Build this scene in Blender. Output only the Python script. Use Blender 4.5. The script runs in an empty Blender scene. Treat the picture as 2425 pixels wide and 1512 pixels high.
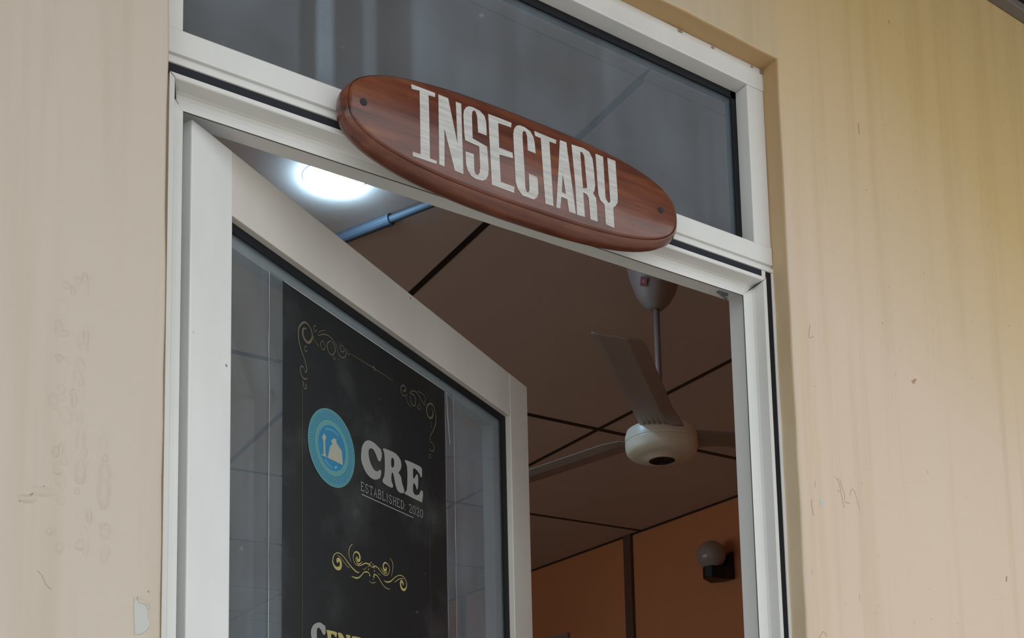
import bpy, bmesh, math, random
from mathutils import Vector, Matrix
from mathutils.geometry import tessellate_polygon
random.seed(7)
SC = bpy.context.scene
COL = SC.collection

# ------------------------------------------------------------------ camera
cam = bpy.data.cameras.new('camera')
camo = bpy.data.objects.new('camera', cam); COL.objects.link(camo)
right = Vector((0.8309, -0.5557, -0.0263)); down = Vector((0.0393, 0.1059, -0.9936)); fwd = Vector((0.5550, 0.8246, 0.1098))
m = Matrix((right, -down, -fwd)).transposed().to_4x4()
m.translation = Vector((-1.1488, -1.0970, -1.1306))
camo.matrix_world = m
cam.sensor_fit = 'HORIZONTAL'; cam.sensor_width = 36.0
cam.lens = 2523.3 / 2425 * 36
cam.shift_x = (1212.5 - 1329.1) / 2425
cam.shift_y = (1623.0 - 756.0) / 2425
cam.clip_start = 0.02; cam.clip_end = 200
SC.camera = camo

# ------------------------------------------------------------------ light, exposure
SC.view_settings.view_transform = 'Standard'; SC.view_settings.look = 'None'
SC.view_settings.gamma = 1.0; SC.view_settings.use_curve_mapping = False
SC.view_settings.exposure = 0.40
world = bpy.data.worlds.new('overcast_sky'); SC.world = world; world.use_nodes = True
wn = world.node_tree.nodes; wb = wn['Background']
wb.inputs[0].default_value = (0.90, 0.96, 1.0, 1); wb.inputs[1].default_value = 1.15

# ------------------------------------------------------------------ materials
def mat(name, col, rough=0.5, metal=0.0, spec=0.5, coat=0.0):
    mt = bpy.data.materials.new(name); mt.use_nodes = True
    b = mt.node_tree.nodes['Principled BSDF']
    b.inputs['Base Color'].default_value = (*col, 1); b.inputs['Roughness'].default_value = rough
    b.inputs['Metallic'].default_value = metal; b.inputs['Specular IOR Level'].default_value = spec
    b.inputs['Coat Weight'].default_value = coat; b.inputs['Coat Roughness'].default_value = 0.12
    return mt
def N(mt, typ, **kw):
    n = mt.node_tree.nodes.new(typ)
    for k, v in kw.items():
        if hasattr(n, k): setattr(n, k, v)
        else: n.inputs[k].default_value = v
    return n
def L(mt, a, ao, b, bi): mt.node_tree.links.new(a.outputs[ao], b.inputs[bi])
def coords(mt, scale=(1, 1, 1), space='Object'):
    t = N(mt, 'ShaderNodeTexCoord'); mp = N(mt, 'ShaderNodeMapping')
    mp.inputs['Scale'].default_value = scale; L(mt, t, space, mp, 'Vector'); return mp
def noise(mt, mp, scale, detail=4, rough=0.55):
    n = N(mt, 'ShaderNodeTexNoise'); n.inputs['Scale'].default_value = scale
    n.inputs['Detail'].default_value = detail; n.inputs['Roughness'].default_value = rough
    L(mt, mp, 'Vector', n, 'Vector'); return n
def ramp(mt, src, out, stops):
    r = N(mt, 'ShaderNodeValToRGB'); L(mt, src, out, r, 'Fac')
    e = r.color_ramp.elements
    e[0].position, e[0].color = stops[0][0], (*stops[0][1], 1)
    e[1].position, e[1].color = stops[-1][0], (*stops[-1][1], 1)
    for p, c in stops[1:-1]:
        x = e.new(p); x.color = (*c, 1)
    return r
def mixc(mt, fac, a, b, mode='MIX'):
    mx = N(mt, 'ShaderNodeMix'); mx.data_type = 'RGBA'; mx.blend_type = mode
    for sock, v in ((0, fac), (6, a), (7, b)):
        if isinstance(v, tuple) and not isinstance(v[0], float) and hasattr(v[0], 'outputs'): mt.node_tree.links.new(v[0].outputs[v[1]], mx.inputs[sock])
        elif isinstance(v, tuple): mx.inputs[sock].default_value = (*v, 1)
        else: mx.inputs[sock].default_value = v
    return mx
def bump(mt, src, out, strength, dist):
    b = N(mt, 'ShaderNodeBump'); b.inputs['Strength'].default_value = strength; b.inputs['Distance'].default_value = dist
    L(mt, src, out, b, 'Height')
    L(mt, b, 'Normal', mt.node_tree.nodes['Principled BSDF'], 'Normal'); return b
def math_(mt, op, a, b=None):
    n = N(mt, 'ShaderNodeMath'); n.operation = op
    for i, v in enumerate((a, b)):
        if v is None: continue
        if isinstance(v, tuple): mt.node_tree.links.new(v[0].outputs[v[1]], n.inputs[i])
        else: n.inputs[i].default_value = v
    return n

def wall_paint():
    mt = mat('peach_wall_paint', (0.60, 0.47, 0.34), 0.62, spec=0.35)
    b = mt.node_tree.nodes['Principled BSDF']
    big = noise(mt, coords(mt, (1, 1, 0.5)), 1.3, 3)
    c1 = ramp(mt, big, 'Fac', [(0.35, (0.605, 0.472, 0.355)), (0.65, (0.635, 0.50, 0.385))])
    st = noise(mt, coords(mt, (14, 14, 0.55)), 1.6, 5, 0.6)          # rain streaks
    r2 = ramp(mt, st, 'Fac', [(0.30, (0.90, 0.88, 0.83)), (0.52, (1, 1, 1))])
    # ochre shift at upper right: warm, dim eaves light put into the colour
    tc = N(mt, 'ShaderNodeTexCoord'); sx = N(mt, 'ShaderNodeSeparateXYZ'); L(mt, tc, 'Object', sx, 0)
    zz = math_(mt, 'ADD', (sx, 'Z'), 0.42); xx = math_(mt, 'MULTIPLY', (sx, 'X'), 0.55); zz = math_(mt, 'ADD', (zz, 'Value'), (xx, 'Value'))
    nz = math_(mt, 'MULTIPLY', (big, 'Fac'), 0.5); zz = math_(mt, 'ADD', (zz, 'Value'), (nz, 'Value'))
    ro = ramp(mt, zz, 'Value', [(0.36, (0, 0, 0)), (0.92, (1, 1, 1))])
    rl = ramp(mt, sx, 'X', [(0.0, (0, 0, 0)), (0.01, (1, 1, 1))])
    c1 = mixc(mt, (rl, 'Color'), (0.535, 0.46, 0.385), (c1, 'Color'))          # left wall: weaker light on this side put into a greyer colour
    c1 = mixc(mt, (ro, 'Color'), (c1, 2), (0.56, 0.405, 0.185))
    m1 = mixc(mt, 1.0, (c1, 2), (r2, 'Color'), 'MULTIPLY')
    sp = noise(mt, coords(mt, (1, 1, 1)), 34, 2, 0.4)                # specks
    r3 = ramp(mt, sp, 'Fac', [(0.205, (0.62, 0.5, 0.4)), (0.225, (1, 1, 1))])
    m2 = mixc(mt, 1.0, (m1, 2), (r3, 'Color'), 'MULTIPLY')
    L(mt, m2, 2, b, 'Base Color')
    f = noise(mt, coords(mt, (1, 1, 1)), 55, 5, 0.6)
    f2 = noise(mt, coords(mt, (1, 1, 0.35)), 7, 4, 0.5)
    mm = math_(mt, 'MULTIPLY', (f2, 'Fac'), 5.0); ad = math_(mt, 'ADD', (f, 'Fac'), (mm, 'Value'))
    bump(mt, ad, 'Value', 0.35, 0.0025)
    return mt
M = {}
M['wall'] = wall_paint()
def reveal_paint():
    mt = mat('ochre_reveal_paint', (0.50, 0.37, 0.20), 0.7, spec=0.3); b = mt.node_tree.nodes['Principled BSDF']
    n = noise(mt, coords(mt, (1, 1, 0.6)), 9, 5)
    r = ramp(mt, n, 'Fac', [(0.3, (0.55, 0.43, 0.28)), (0.55, (0.61, 0.49, 0.335)), (0.75, (0.63, 0.51, 0.35))])
    tc = N(mt, 'ShaderNodeTexCoord'); sx = N(mt, 'ShaderNodeSeparateXYZ'); L(mt, tc, 'Object', sx, 0)
    rz = ramp(mt, math_(mt, 'ADD', (sx, 'Z'), 1.0), 'Value', [(0.35, (0, 0, 0)), (0.97, (1, 1, 1))])   # darker, deeper ochre towards the lintel
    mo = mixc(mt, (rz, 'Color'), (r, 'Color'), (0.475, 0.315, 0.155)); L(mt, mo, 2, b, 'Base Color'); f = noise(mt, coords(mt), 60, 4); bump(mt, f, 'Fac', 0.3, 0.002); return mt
M['reveal'] = reveal_paint()
def frame_paint(name, col, rough=0.32, b_str=0.12):
    mt = mat(name, col, rough, spec=0.45); b = mt.node_tree.nodes['Principled BSDF']
    n = noise(mt, coords(mt, (1, 1, 0.4)), 6, 4)
    c2 = tuple(v * 0.90 for v in col)
    r = ramp(mt, n, 'Fac', [(0.35, c2), (0.62, col)])
    sp = noise(mt, coords(mt), 60, 1, 0.3)
    r3 = ramp(mt, sp, 'Fac', [(0.165, (0.4, 0.33, 0.28)), (0.185, (1, 1, 1))])
    mx = mixc(mt, 1.0, (r, 'Color'), (r3, 'Color'), 'MULTIPLY')
    L(mt, mx, 2, b, 'Base Color')
    f = noise(mt, coords(mt, (1, 1, 0.6)), 90, 3); bump(mt, f, 'Fac', b_str, 0.0012); return mt
M['frame'] = frame_paint('white_powder_coat', (0.715, 0.71, 0.685))
M['leafp'] = frame_paint('white_leaf_coat', (0.80, 0.80, 0.79), 0.30, 0.05)
M['rail'] = frame_paint('shaded_rail_coat', (0.665, 0.63, 0.575), 0.42, 0.05)  # leaf coat darkened and warmed to carry the shade on the free end
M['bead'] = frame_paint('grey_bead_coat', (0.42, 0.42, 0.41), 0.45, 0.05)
M['black'] = mat('black_rubber', (0.008, 0.009, 0.011), 0.6, spec=0.25)
M['sealant'] = mat('yellowed_sealant', (0.42, 0.28, 0.09), 0.6)
M['seal_line'] = mat('grey_brown_joint_line', (0.10, 0.085, 0.07), 0.8)
M['slot'] = mat('dark_channel', (0.022, 0.025, 0.032), 0.75, spec=0.2)
M['hinge'] = mat('grey_hinge_metal', (0.16, 0.18, 0.20), 0.5)

def glass(name, dust_scale=1.0, bands=None, tint=(0.93, 0.95, 0.96)):
    mt = bpy.data.materials.new(name); mt.use_nodes = True; nt = mt.node_tree
    for n in list(nt.nodes): nt.nodes.remove(n)
    out = N(mt, 'ShaderNodeOutputMaterial')
    geo = N(mt, 'ShaderNodeNewGeometry'); dot = N(mt, 'ShaderNodeVectorMath'); dot.operation = 'DOT_PRODUCT'
    L(mt, geo, 'Incoming', dot, 0); L(mt, geo, 'Normal', dot, 1)
    ab = math_(mt, 'ABSOLUTE', (dot, 'Value')); om = math_(mt, 'SUBTRACT', 1.0, (ab, 'Value'))
    pw = math_(mt, 'POWER', (om, 'Value'), 5.0); ml = math_(mt, 'MULTIPLY', (pw, 'Value'), 0.95); fr = math_(mt, 'ADD', (ml, 'Value'), 0.042)
    tr = N(mt, 'ShaderNodeBsdfTransparent'); tr.inputs[0].default_value = (*tint, 1)
    gl = N(mt, 'ShaderNodeBsdfGlossy'); gl.inputs['Roughness'].default_value = 0.02
    mx = N(mt, 'ShaderNodeMixShader'); L(mt, fr, 'Value', mx, 0); L(mt, tr, 0, mx, 1); L(mt, gl, 0, mx, 2)
    df = N(mt, 'ShaderNodeBsdfDiffuse'); df.inputs[0].default_value = (0.50, 0.595, 0.665, 1)
    tl = N(mt, 'ShaderNodeBsdfTranslucent'); tl.inputs[0].default_value = (0.50, 0.595, 0.665, 1)
    dd = N(mt, 'ShaderNodeMixShader'); dd.inputs[0].default_value = 0.4; L(mt, df, 0, dd, 1); L(mt, tl, 0, dd, 2)
    n1 = noise(mt, coords(mt), 5, 6, 0.6); r1 = ramp(mt, n1, 'Fac', [(0.30, (0.45,) * 3), (0.70, (1.0,) * 3)])
    n2 = noise(mt, coords(mt, (22, 22, 0.8)), 1.0, 3); r2 = ramp(mt, n2, 'Fac', [(0.40, (0.75,) * 3), (0.72, (1.0,) * 3)])
    n3 = noise(mt, coords(mt), 42, 2, 0.4); r3 = ramp(mt, n3, 'Fac', [(0.76, (0.0,) * 3), (0.83, (0.9,) * 3)])
    a = math_(mt, 'MULTIPLY', (r1, 'Color'), (r2, 'Color')); a = math_(mt, 'ADD', (a, 'Value'), (r3, 'Color'))
    a = math_(mt, 'MULTIPLY', (a, 'Value'), 0.055 * dust_scale)
    if bands:                                             # upright bands of thicker and thinner haze, thinning towards the right
        t = N(mt, 'ShaderNodeTexCoord'); sx = N(mt, 'ShaderNodeSeparateXYZ'); L(mt, t, 'Object', sx, 0)
        mr = N(mt, 'ShaderNodeMapRange'); mr.inputs['From Min'].default_value = -0.9; mr.inputs['From Max'].default_value = 0.0
        L(mt, sx, 'X', mr, 'Value')
        rb = ramp(mt, mr, 'Result', [(0.0, (bands[0][1],) * 3)] + [((x + 0.9) / 0.9, (v,) * 3) for x, v in bands[1:]])
        a = math_(mt, 'MULTIPLY', (a, 'Value'), (rb, 'Color'))
    m2 = N(mt, 'ShaderNodeMixShader'); L(mt, a, 'Value', m2, 0); L(mt, mx, 0, m2, 1); L(mt, dd, 0, m2, 2)
    L(mt, m2, 0, out, 'Surface'); return mt
M['glass_t'] = glass('transom_glass', 5.8, bands=[(-0.9, 1.0), (-0.742, 1.05), (-0.736, 0.45), (-0.720, 0.45), (-0.714, 1.7), (-0.699, 1.7), (-0.693, 0.55), (-0.660, 0.5), (-0.654, 1.0), (-0.643, 1.0), (-0.637, 0.5), (-0.596, 0.5), (-0.586, 1.0), (-0.30, 0.85), (0.0, 0.62)], tint=(0.80, 0.84, 0.86))
M['glass_d'] = glass('door_glass', 4.6, tint=(0.88, 0.90, 0.90))
M['film'] = glass('clear_laminate', 0.8, tint=(0.94, 0.95, 0.95))

def wood(name, c1, c2, c3):
    mt = mat(name, c1, 0.30, spec=0.5, coat=0.35); b = mt.node_tree.nodes['Principled BSDF']
    n = noise(mt, coords(mt, (2.2, 18, 26)), 3.0, 6, 0.65)
    r = ramp(mt, n, 'Fac', [(0.30, c3), (0.48, c1), (0.70, c2)])
    n2 = noise(mt, coords(mt, (1, 1, 1.6)), 9, 3); r2 = ramp(mt, n2, 'Fac', [(0.32, (0.62, 0.52, 0.52)), (0.60, (1, 1, 1))])
    mx = mixc(mt, 1.0, (r, 'Color'), (r2, 'Color'), 'MULTIPLY'); L(mt, mx, 2, b, 'Base Color')
    bump(mt, n, 'Fac', 0.15, 0.001); return mt
M['wood'] = wood('varnished_red_wood', (0.150, 0.046, 0.026), (0.235, 0.080, 0.036), (0.070, 0.024, 0.018))
def worn_white():
    mt = mat('worn_white_sign_paint', (0.52, 0.51, 0.48), 0.5); b = mt.node_tree.nodes['Principled BSDF']
    n = noise(mt, coords(mt, (6, 6, 60)), 4, 5, 0.6); r = ramp(mt, n, 'Fac', [(0.3, (0.40, 0.385, 0.36)), (0.6, (0.56, 0.55, 0.52))])
    L(mt, r, 'Color', b, 'Base Color'); return mt
M['signpaint'] = worn_white()
M['screw'] = mat('dark_screw', (0.03, 0.035, 0.045), 0.4, metal=0.6)

def ceil_board():
    mt = mat('beige_ceiling_board', (0.52, 0.45, 0.38), 0.6, spec=0.3); b = mt.node_tree.nodes['Principled BSDF']
    n = noise(mt, coords(mt), 2.0, 4); r = ramp(mt, n, 'Fac', [(0.3, (0.56, 0.45, 0.35)), (0.7, (0.60, 0.485, 0.38))])
    L(mt, r, 'Color', b, 'Base Color'); f = noise(mt, coords(mt), 40, 3); bump(mt, f, 'Fac', 0.15, 0.002); return mt
M['ceil'] = ceil_board()
M['joint'] = mat('black_joint_strip', (0.012, 0.010, 0.009), 0.5)
def orange_wall():
    mt = mat('orange_room_wall', (0.62, 0.24, 0.10), 0.55, spec=0.35); b = mt.node_tree.nodes['Principled BSDF']
    n = noise(mt, coords(mt), 1.2, 4); r = ramp(mt, n, 'Fac', [(0.3, (0.60, 0.225, 0.10)), (0.7, (0.64, 0.26, 0.105))])
    L(mt, r, 'Color', b, 'Base Color'); f = noise(mt, coords(mt), 18, 4); bump(mt, f, 'Fac', 0.3, 0.004); return mt
M['orange'] = orange_wall()
M['darkbrown'] = mat('dark_brown_matte', (0.12, 0.06, 0.035), 0.7)
M['floor'] = mat('brown_floor_tile', (0.42, 0.29, 0.20), 0.5)
M['fanbody'] = mat('cream_fan_enamel', (0.74, 0.69, 0.53), 0.35)
M['fanmetal'] = mat('dull_blade_metal', (0.32, 0.27, 0.23), 0.45, metal=0.1)
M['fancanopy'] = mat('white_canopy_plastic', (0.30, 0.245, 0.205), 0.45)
M['redlabel'] = mat('red_label', (0.20, 0.015, 0.015), 0.5)
M['redmark'] = mat('pink_label_mark', (0.40, 0.10, 0.09), 0.5)
M['blackp'] = mat('black_plastic', (0.006, 0.006, 0.007), 0.4)
M['globe'] = mat('milky_globe', (0.34, 0.29, 0.25), 0.18, spec=0.5)
M['conduit'] = mat('blue_grey_conduit', (0.06, 0.075, 0.085), 0.6)
M['lamprim'] = mat('white_lamp_rim', (0.7, 0.75, 0.78), 0.4)
def emit(name, col, s):
    mt = bpy.data.materials.new(name); mt.use_nodes = True; nt = mt.node_tree; nt.nodes.clear()
    o = nt.nodes.new('ShaderNodeOutputMaterial'); e = nt.nodes.new('ShaderNodeEmission')
    e.inputs[0].default_value = (*col, 1); e.inputs[1].default_value = s; nt.links.new(e.outputs[0], o.inputs[0]); return mt
M['led'] = emit('lamp_diffuser_light', (0.36, 0.64, 1.0), 82.0)
def poster_black():
    mt = mat('black_poster_print', (0.012, 0.013, 0.014), 0.38, spec=0.4); b = mt.node_tree.nodes['Principled BSDF']
    n = noise(mt, coords(mt), 5.5, 9, 0.68)
    r = ramp(mt, n, 'Fac', [(0.50, (0.013, 0.0155, 0.017)), (0.62, (0.032, 0.035, 0.036)), (0.74, (0.085, 0.085, 0.082))])
    n2 = noise(mt, coords(mt), 75, 2, 0.4); r2 = ramp(mt, n2, 'Fac', [(0.74, (0, 0, 0)), (0.82, (0.09, 0.09, 0.09))])
    mx = mixc(mt, 1.0, (r, 'Color'), (r2, 'Color'), 'ADD'); L(mt, mx, 2, b, 'Base Color'); return mt
M['poster'] = poster_black()
M['pwhite'] = mat('grey_white_print', (0.27, 0.27, 0.255), 0.5)
M['pgold'] = mat('gold_print', (0.40, 0.34, 0.12), 0.5)
M['pgoldd'] = mat('faded_gold_print', (0.115, 0.098, 0.055), 0.5)
M['pgoldl'] = mat('thin_gold_line', (0.085, 0.075, 0.045), 0.5)
M['eteal'] = mat('teal_print', (0.10, 0.27, 0.26), 0.5)
M['eblue'] = mat('blue_print', (0.018, 0.18, 0.33), 0.5)
M['ecream'] = mat('cream_print', (0.34, 0.35, 0.28), 0.5)
M['epale'] = mat('pale_blue_print', (0.12, 0.32, 0.42), 0.5)
M['filmedge'] = mat('film_edge', (0.35, 0.37, 0.38), 0.3)
M['plaster'] = mat('bare_grey_plaster', (0.50, 0.50, 0.46), 0.8)
M['crack'] = mat('dirt_crack', (0.30, 0.22, 0.165), 0.9)
M['soffit'] = mat('brown_soffit_board', (0.14, 0.075, 0.045), 0.7)
M['soffit_grey'] = mat('grey_soffit_trim', (0.15, 0.13, 0.12), 0.6)
M['ground'] = mat('pale_concrete_paving', (0.58, 0.54, 0.49), 0.85)
M['board'] = mat('notice_board_frame', (0.32, 0.22, 0.17), 0.5)

# ------------------------------------------------------------------ mesh helpers
def tag(o, label=None, cat=None, group=None, kind=None):
    if label: o['label'] = label
    if cat: o['category'] = cat
    if group: o['group'] = group
    if kind: o['kind'] = kind
    return o
def empty(name, loc=(0, 0, 0), rz=0.0):
    o = bpy.data.objects.new(name, None); COL.objects.link(o); o.location = loc; o.rotation_euler = (0, 0, rz)
    o.empty_display_size = 0.05; return o
def obj(name, bm, mt, parent=None, smooth=False, bevel=0.0):
    me = bpy.data.meshes.new(name)
    bmesh.ops.recalc_face_normals(bm, faces=bm.faces)
    bm.to_mesh(me); bm.free()
    for m_ in (mt if isinstance(mt, list) else [mt]): me.materials.append(m_)
    if smooth:
        for p in me.polygons: p.use_smooth = True
    o = bpy.data.objects.new(name, me); COL.objects.link(o)
    if parent: o.parent = parent
    if bevel:
        b = o.modifiers.new('bevel', 'BEVEL'); b.width = bevel; b.segments = 2; b.limit_method = 'ANGLE'; b.angle_limit = math.radians(35)
    return o
def box(bm, x0, x1, y0, y1, z0, z1, mi=0):
    v = [bm.verts.new((x, y, z)) for x in (x0, x1) for y in (y0, y1) for z in (z0, z1)]
    for f in ((0, 1, 3, 2), (4, 6, 7, 5), (0, 4, 5, 1), (2, 3, 7, 6), (0, 2, 6, 4), (1, 5, 7, 3)):
        fc = bm.faces.new([v[i] for i in f]); fc.material_index = mi
    return v
def bx(*a): bm = bmesh.new(); box(bm, *a); return bm
def poly_fill(bm, loops, to3, mi=0, h=0.0, nrm=None):
    """flat filled polygon with holes, given thickness h along nrm"""
    L3 = [[Vector((p[0], p[1], 0)) for p in lp] for lp in loops]
    tris = tessellate_polygon(L3); flat = [p for lp in L3 for p in lp]
    vs = [bm.verts.new(to3(p.x, p.y)) for p in flat]
    for t in tris:
        try: f = bm.faces.new([vs[i] for i in t]); f.material_index = mi
        except ValueError: pass
    if h:
        k = 0; nv = Vector(nrm) * h
        back = [bm.verts.new(v.co + nv) for v in vs]
        for lp in loops:
            n = len(lp)
            for i in range(n):
                a, b = k + i, k + (i + 1) % n
                f = bm.faces.new([vs[a], vs[b], back[b], back[a]]); f.material_index = mi
            k += n
def spline(pts, sub=4):
    """Catmull-Rom through tuples"""
    out = []; n = len(pts)
    if n < 3: return [tuple(p) for p in pts]
    for i in range(n - 1):
        p0, p1, p2, p3 = pts[max(i - 1, 0)], pts[i], pts[i + 1], pts[min(i + 2, n - 1)]
        for k in range(sub):
            t = k / sub
            out.append(tuple(0.5 * (2 * b + (c - a) * t + (2 * a - 5 * b + 4 * c - d) * t * t + (3 * b - a - 3 * c + d) * t ** 3) for a, b, c, d in zip(p0, p1, p2, p3)))
    out.append(tuple(pts[-1])); return out
def ribbon(bm, pts, to3, sub=4):
    P = spline(pts, sub); vl = []
    for i, (x, y, w) in enumerate(P):
        a = P[max(i - 1, 0)]; b = P[min(i + 1, len(P) - 1)]
        dx, dy = b[0] - a[0], b[1] - a[1]; l = math.hypot(dx, dy) or 1; w = max(w, 0.0002) / 2
        vl.append((bm.verts.new(to3(x - dy / l * w, y + dx / l * w)), bm.verts.new(to3(x + dy / l * w, y - dx / l * w))))
    for a, b in zip(vl, vl[1:]): bm.faces.new((a[0], a[1], b[1], b[0]))
def tube(bm, pts, r, seg=14, caps=True):
    rings = []; n = len(pts)
    for i, p in enumerate(pts):
        p = Vector(p); d = (Vector(pts[min(i + 1, n - 1)]) - Vector(pts[max(i - 1, 0)])).normalized()
        u = d.cross(Vector((0, 0, 1))); u = u.normalized() if u.length > 1e-4 else Vector((1, 0, 0)); v = d.cross(u)
        rr = r[i] if isinstance(r, (list, tuple)) else r
        rings.append([bm.verts.new(p + (u * math.cos(a) + v * math.sin(a)) * rr) for a in [2 * math.pi * k / seg for k in range(seg)]])
    for a, b in zip(rings, rings[1:]):
        for k in range(seg): bm.faces.new((a[k], a[(k + 1) % seg], b[(k + 1) % seg], b[k]))
    if caps: bm.faces.new(rings[0]); bm.faces.new(rings[-1])
def lathe(bm, prof, seg=48, mi=None):
    rings = []
    for r, z in prof:
        rings.append([bm.verts.new((r * math.cos(2 * math.pi * k / seg), r * math.sin(2 * math.pi * k / seg), z)) for k in range(seg)] if r > 1e-6 else [bm.verts.new((0, 0, z))])
    for j, (a, b) in enumerate(zip(rings, rings[1:])):
        for k in range(seg):
            k2 = (k + 1) % seg
            if len(a) == 1: f = bm.faces.new((a[0], b[k], b[k2]))
            elif len(b) == 1: f = bm.faces.new((a[k], a[k2], b[0]))
            else: f = bm.faces.new((a[k], a[k2], b[k2], b[k]))
            if mi: f.material_index = mi[j]
def sweep(bm, section, path):
    """section of (inset, depth) points swept along a door-shaped path; path gives (corner x, z, dirx, dirz) of each station"""
    st = []
    for (x, z, ix, iz) in path: st.append([bm.verts.new((x + ix * a, y, z + iz * a)) for a, y in section])
    n = len(section)
    for a, b in zip(st, st[1:]):
        for k in range(n): bm.faces.new((a[k], a[(k + 1) % n], b[(k + 1) % n], b[k]))
    bm.faces.new(st[0]); bm.faces.new(st[-1])

FLOOR = -2.40; WY = -0.031; CZ = 0.43; XL = -0.907

# ================================================================== SETTING, outside
def outer_wall():
    bm = bmesh.new(); X0, X1, X2, X3 = -6.0, -0.900, 0.0, 6.0; Z0, Z1, Z2 = FLOOR - 0.25, 0.0, 2.6; yb = 0.0757
    # vertical edge of the opening is slightly uneven, like hand-floated plaster
    rnd = random.Random(3)
    zs = [Z0 + (Z1 - Z0) * k / 46 for k in range(47)]
    jl = [X1 + rnd.uniform(-0.0008, 0.0008) for _ in zs]; jr = [X2 + rnd.uniform(-0.0010, 0.0010) for _ in zs]
    xs = [X1 + (X2 - X1) * k / 20 for k in range(21)]; jt = [Z1 + rnd.uniform(-0.0009, 0.0009) for _ in xs]
    jl[-1] = X1; jr[-1] = X2; jt[0] = jt[-1] = Z1
    fl = [bm.verts.new((x, WY, z)) for x, z in zip(jl, zs)]; fr = [bm.verts.new((x, WY, z)) for x, z in zip(jr, zs)]
    ft = [fl[-1]] + [bm.verts.new((x, WY, z)) for x, z in list(zip(xs, jt))[1:-1]] + [fr[-1]]
    el = [bm.verts.new((X0, WY, z)) for z in zs]; er = [bm.verts.new((X3, WY, z)) for z in zs]
    for k in range(46):
        bm.faces.new((el[k], fl[k], fl[k + 1], el[k + 1])); bm.faces.new((fr[k], er[k], er[k + 1], fr[k + 1]))
    tl = bm.verts.new((X0, WY, Z2)); trr = bm.verts.new((X3, WY, Z2))
    t1 = bm.verts.new((X1, WY, Z2)); t2 = bm.verts.new((X2, WY, Z2))
    bm.faces.new((el[-1], fl[-1], t1, tl)); bm.faces.new((fr[-1], er[-1], trr, t2))
    bm.faces.new(ft + [t2, t1])
    # reveals
    def strip(vs, mi):
        bk = [bm.verts.new((v.co.x, yb, v.co.z)) for v in vs]
        for i in range(len(vs) - 1):
            f = bm.faces.new((vs[i], vs[i + 1], bk[i + 1], bk[i])); f.material_index = mi
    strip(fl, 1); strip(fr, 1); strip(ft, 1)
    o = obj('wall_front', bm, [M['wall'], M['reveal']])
    b = o.modifiers.new('bevel', 'BEVEL'); b.width = 0.003; b.segments = 3; b.limit_method = 'ANGLE'; b.angle_limit = math.radians(40)
    return tag(o, 'peach painted outside wall with rain streaks around the doorway', kind='structure')
wf = outer_wall()

def blob(bm, cx, cz, pts, y, h):
    poly_fill(bm, [[(cx + a, cz + b) for a, b in pts]], lambda x, z: Vector((x, y, z)), h=h, nrm=(0, 1, 0))

porch = obj('ceiling_porch', bx(-6, 6, -1.05, WY, 0.382, 0.42), M['soffit']); tag(porch, 'brown boarded eaves soffit over the outside wall', kind='structure')
e1 = obj('trim_1', bx(-6, 6, WY - 0.022, WY - 0.001, 0.341, 0.356), M['soffit_grey'], bevel=0.002); tag(e1, 'grey trim strip under the eaves, top right corner', kind='structure')
e2 = obj('trim_2', bx(-6, 6, WY - 0.014, WY - 0.001, 0.3565, 0.378), M['black']); tag(e2, 'black gap strip above the grey eaves trim', kind='structure')
g = obj('ground', bx(-14, 14, -22, WY - 0.001, FLOOR - 0.29, FLOOR - 0.25), M['ground']); tag(g, kind='structure')

# wall blemishes: peeled paint, blisters and drips in relief on the left, flakes on the right
def wxz(px, py):     # pixel to wall plane (used once here to lay the blemishes out where they sit on the wall)
    d = right * ((px - 1329.14) / 2523.29) + down * ((py - 1623.05) / 2523.29) + fwd
    t = (WY - m.translation.y) / d.y; p = m.translation + d * t; return p.x, p.z

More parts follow.
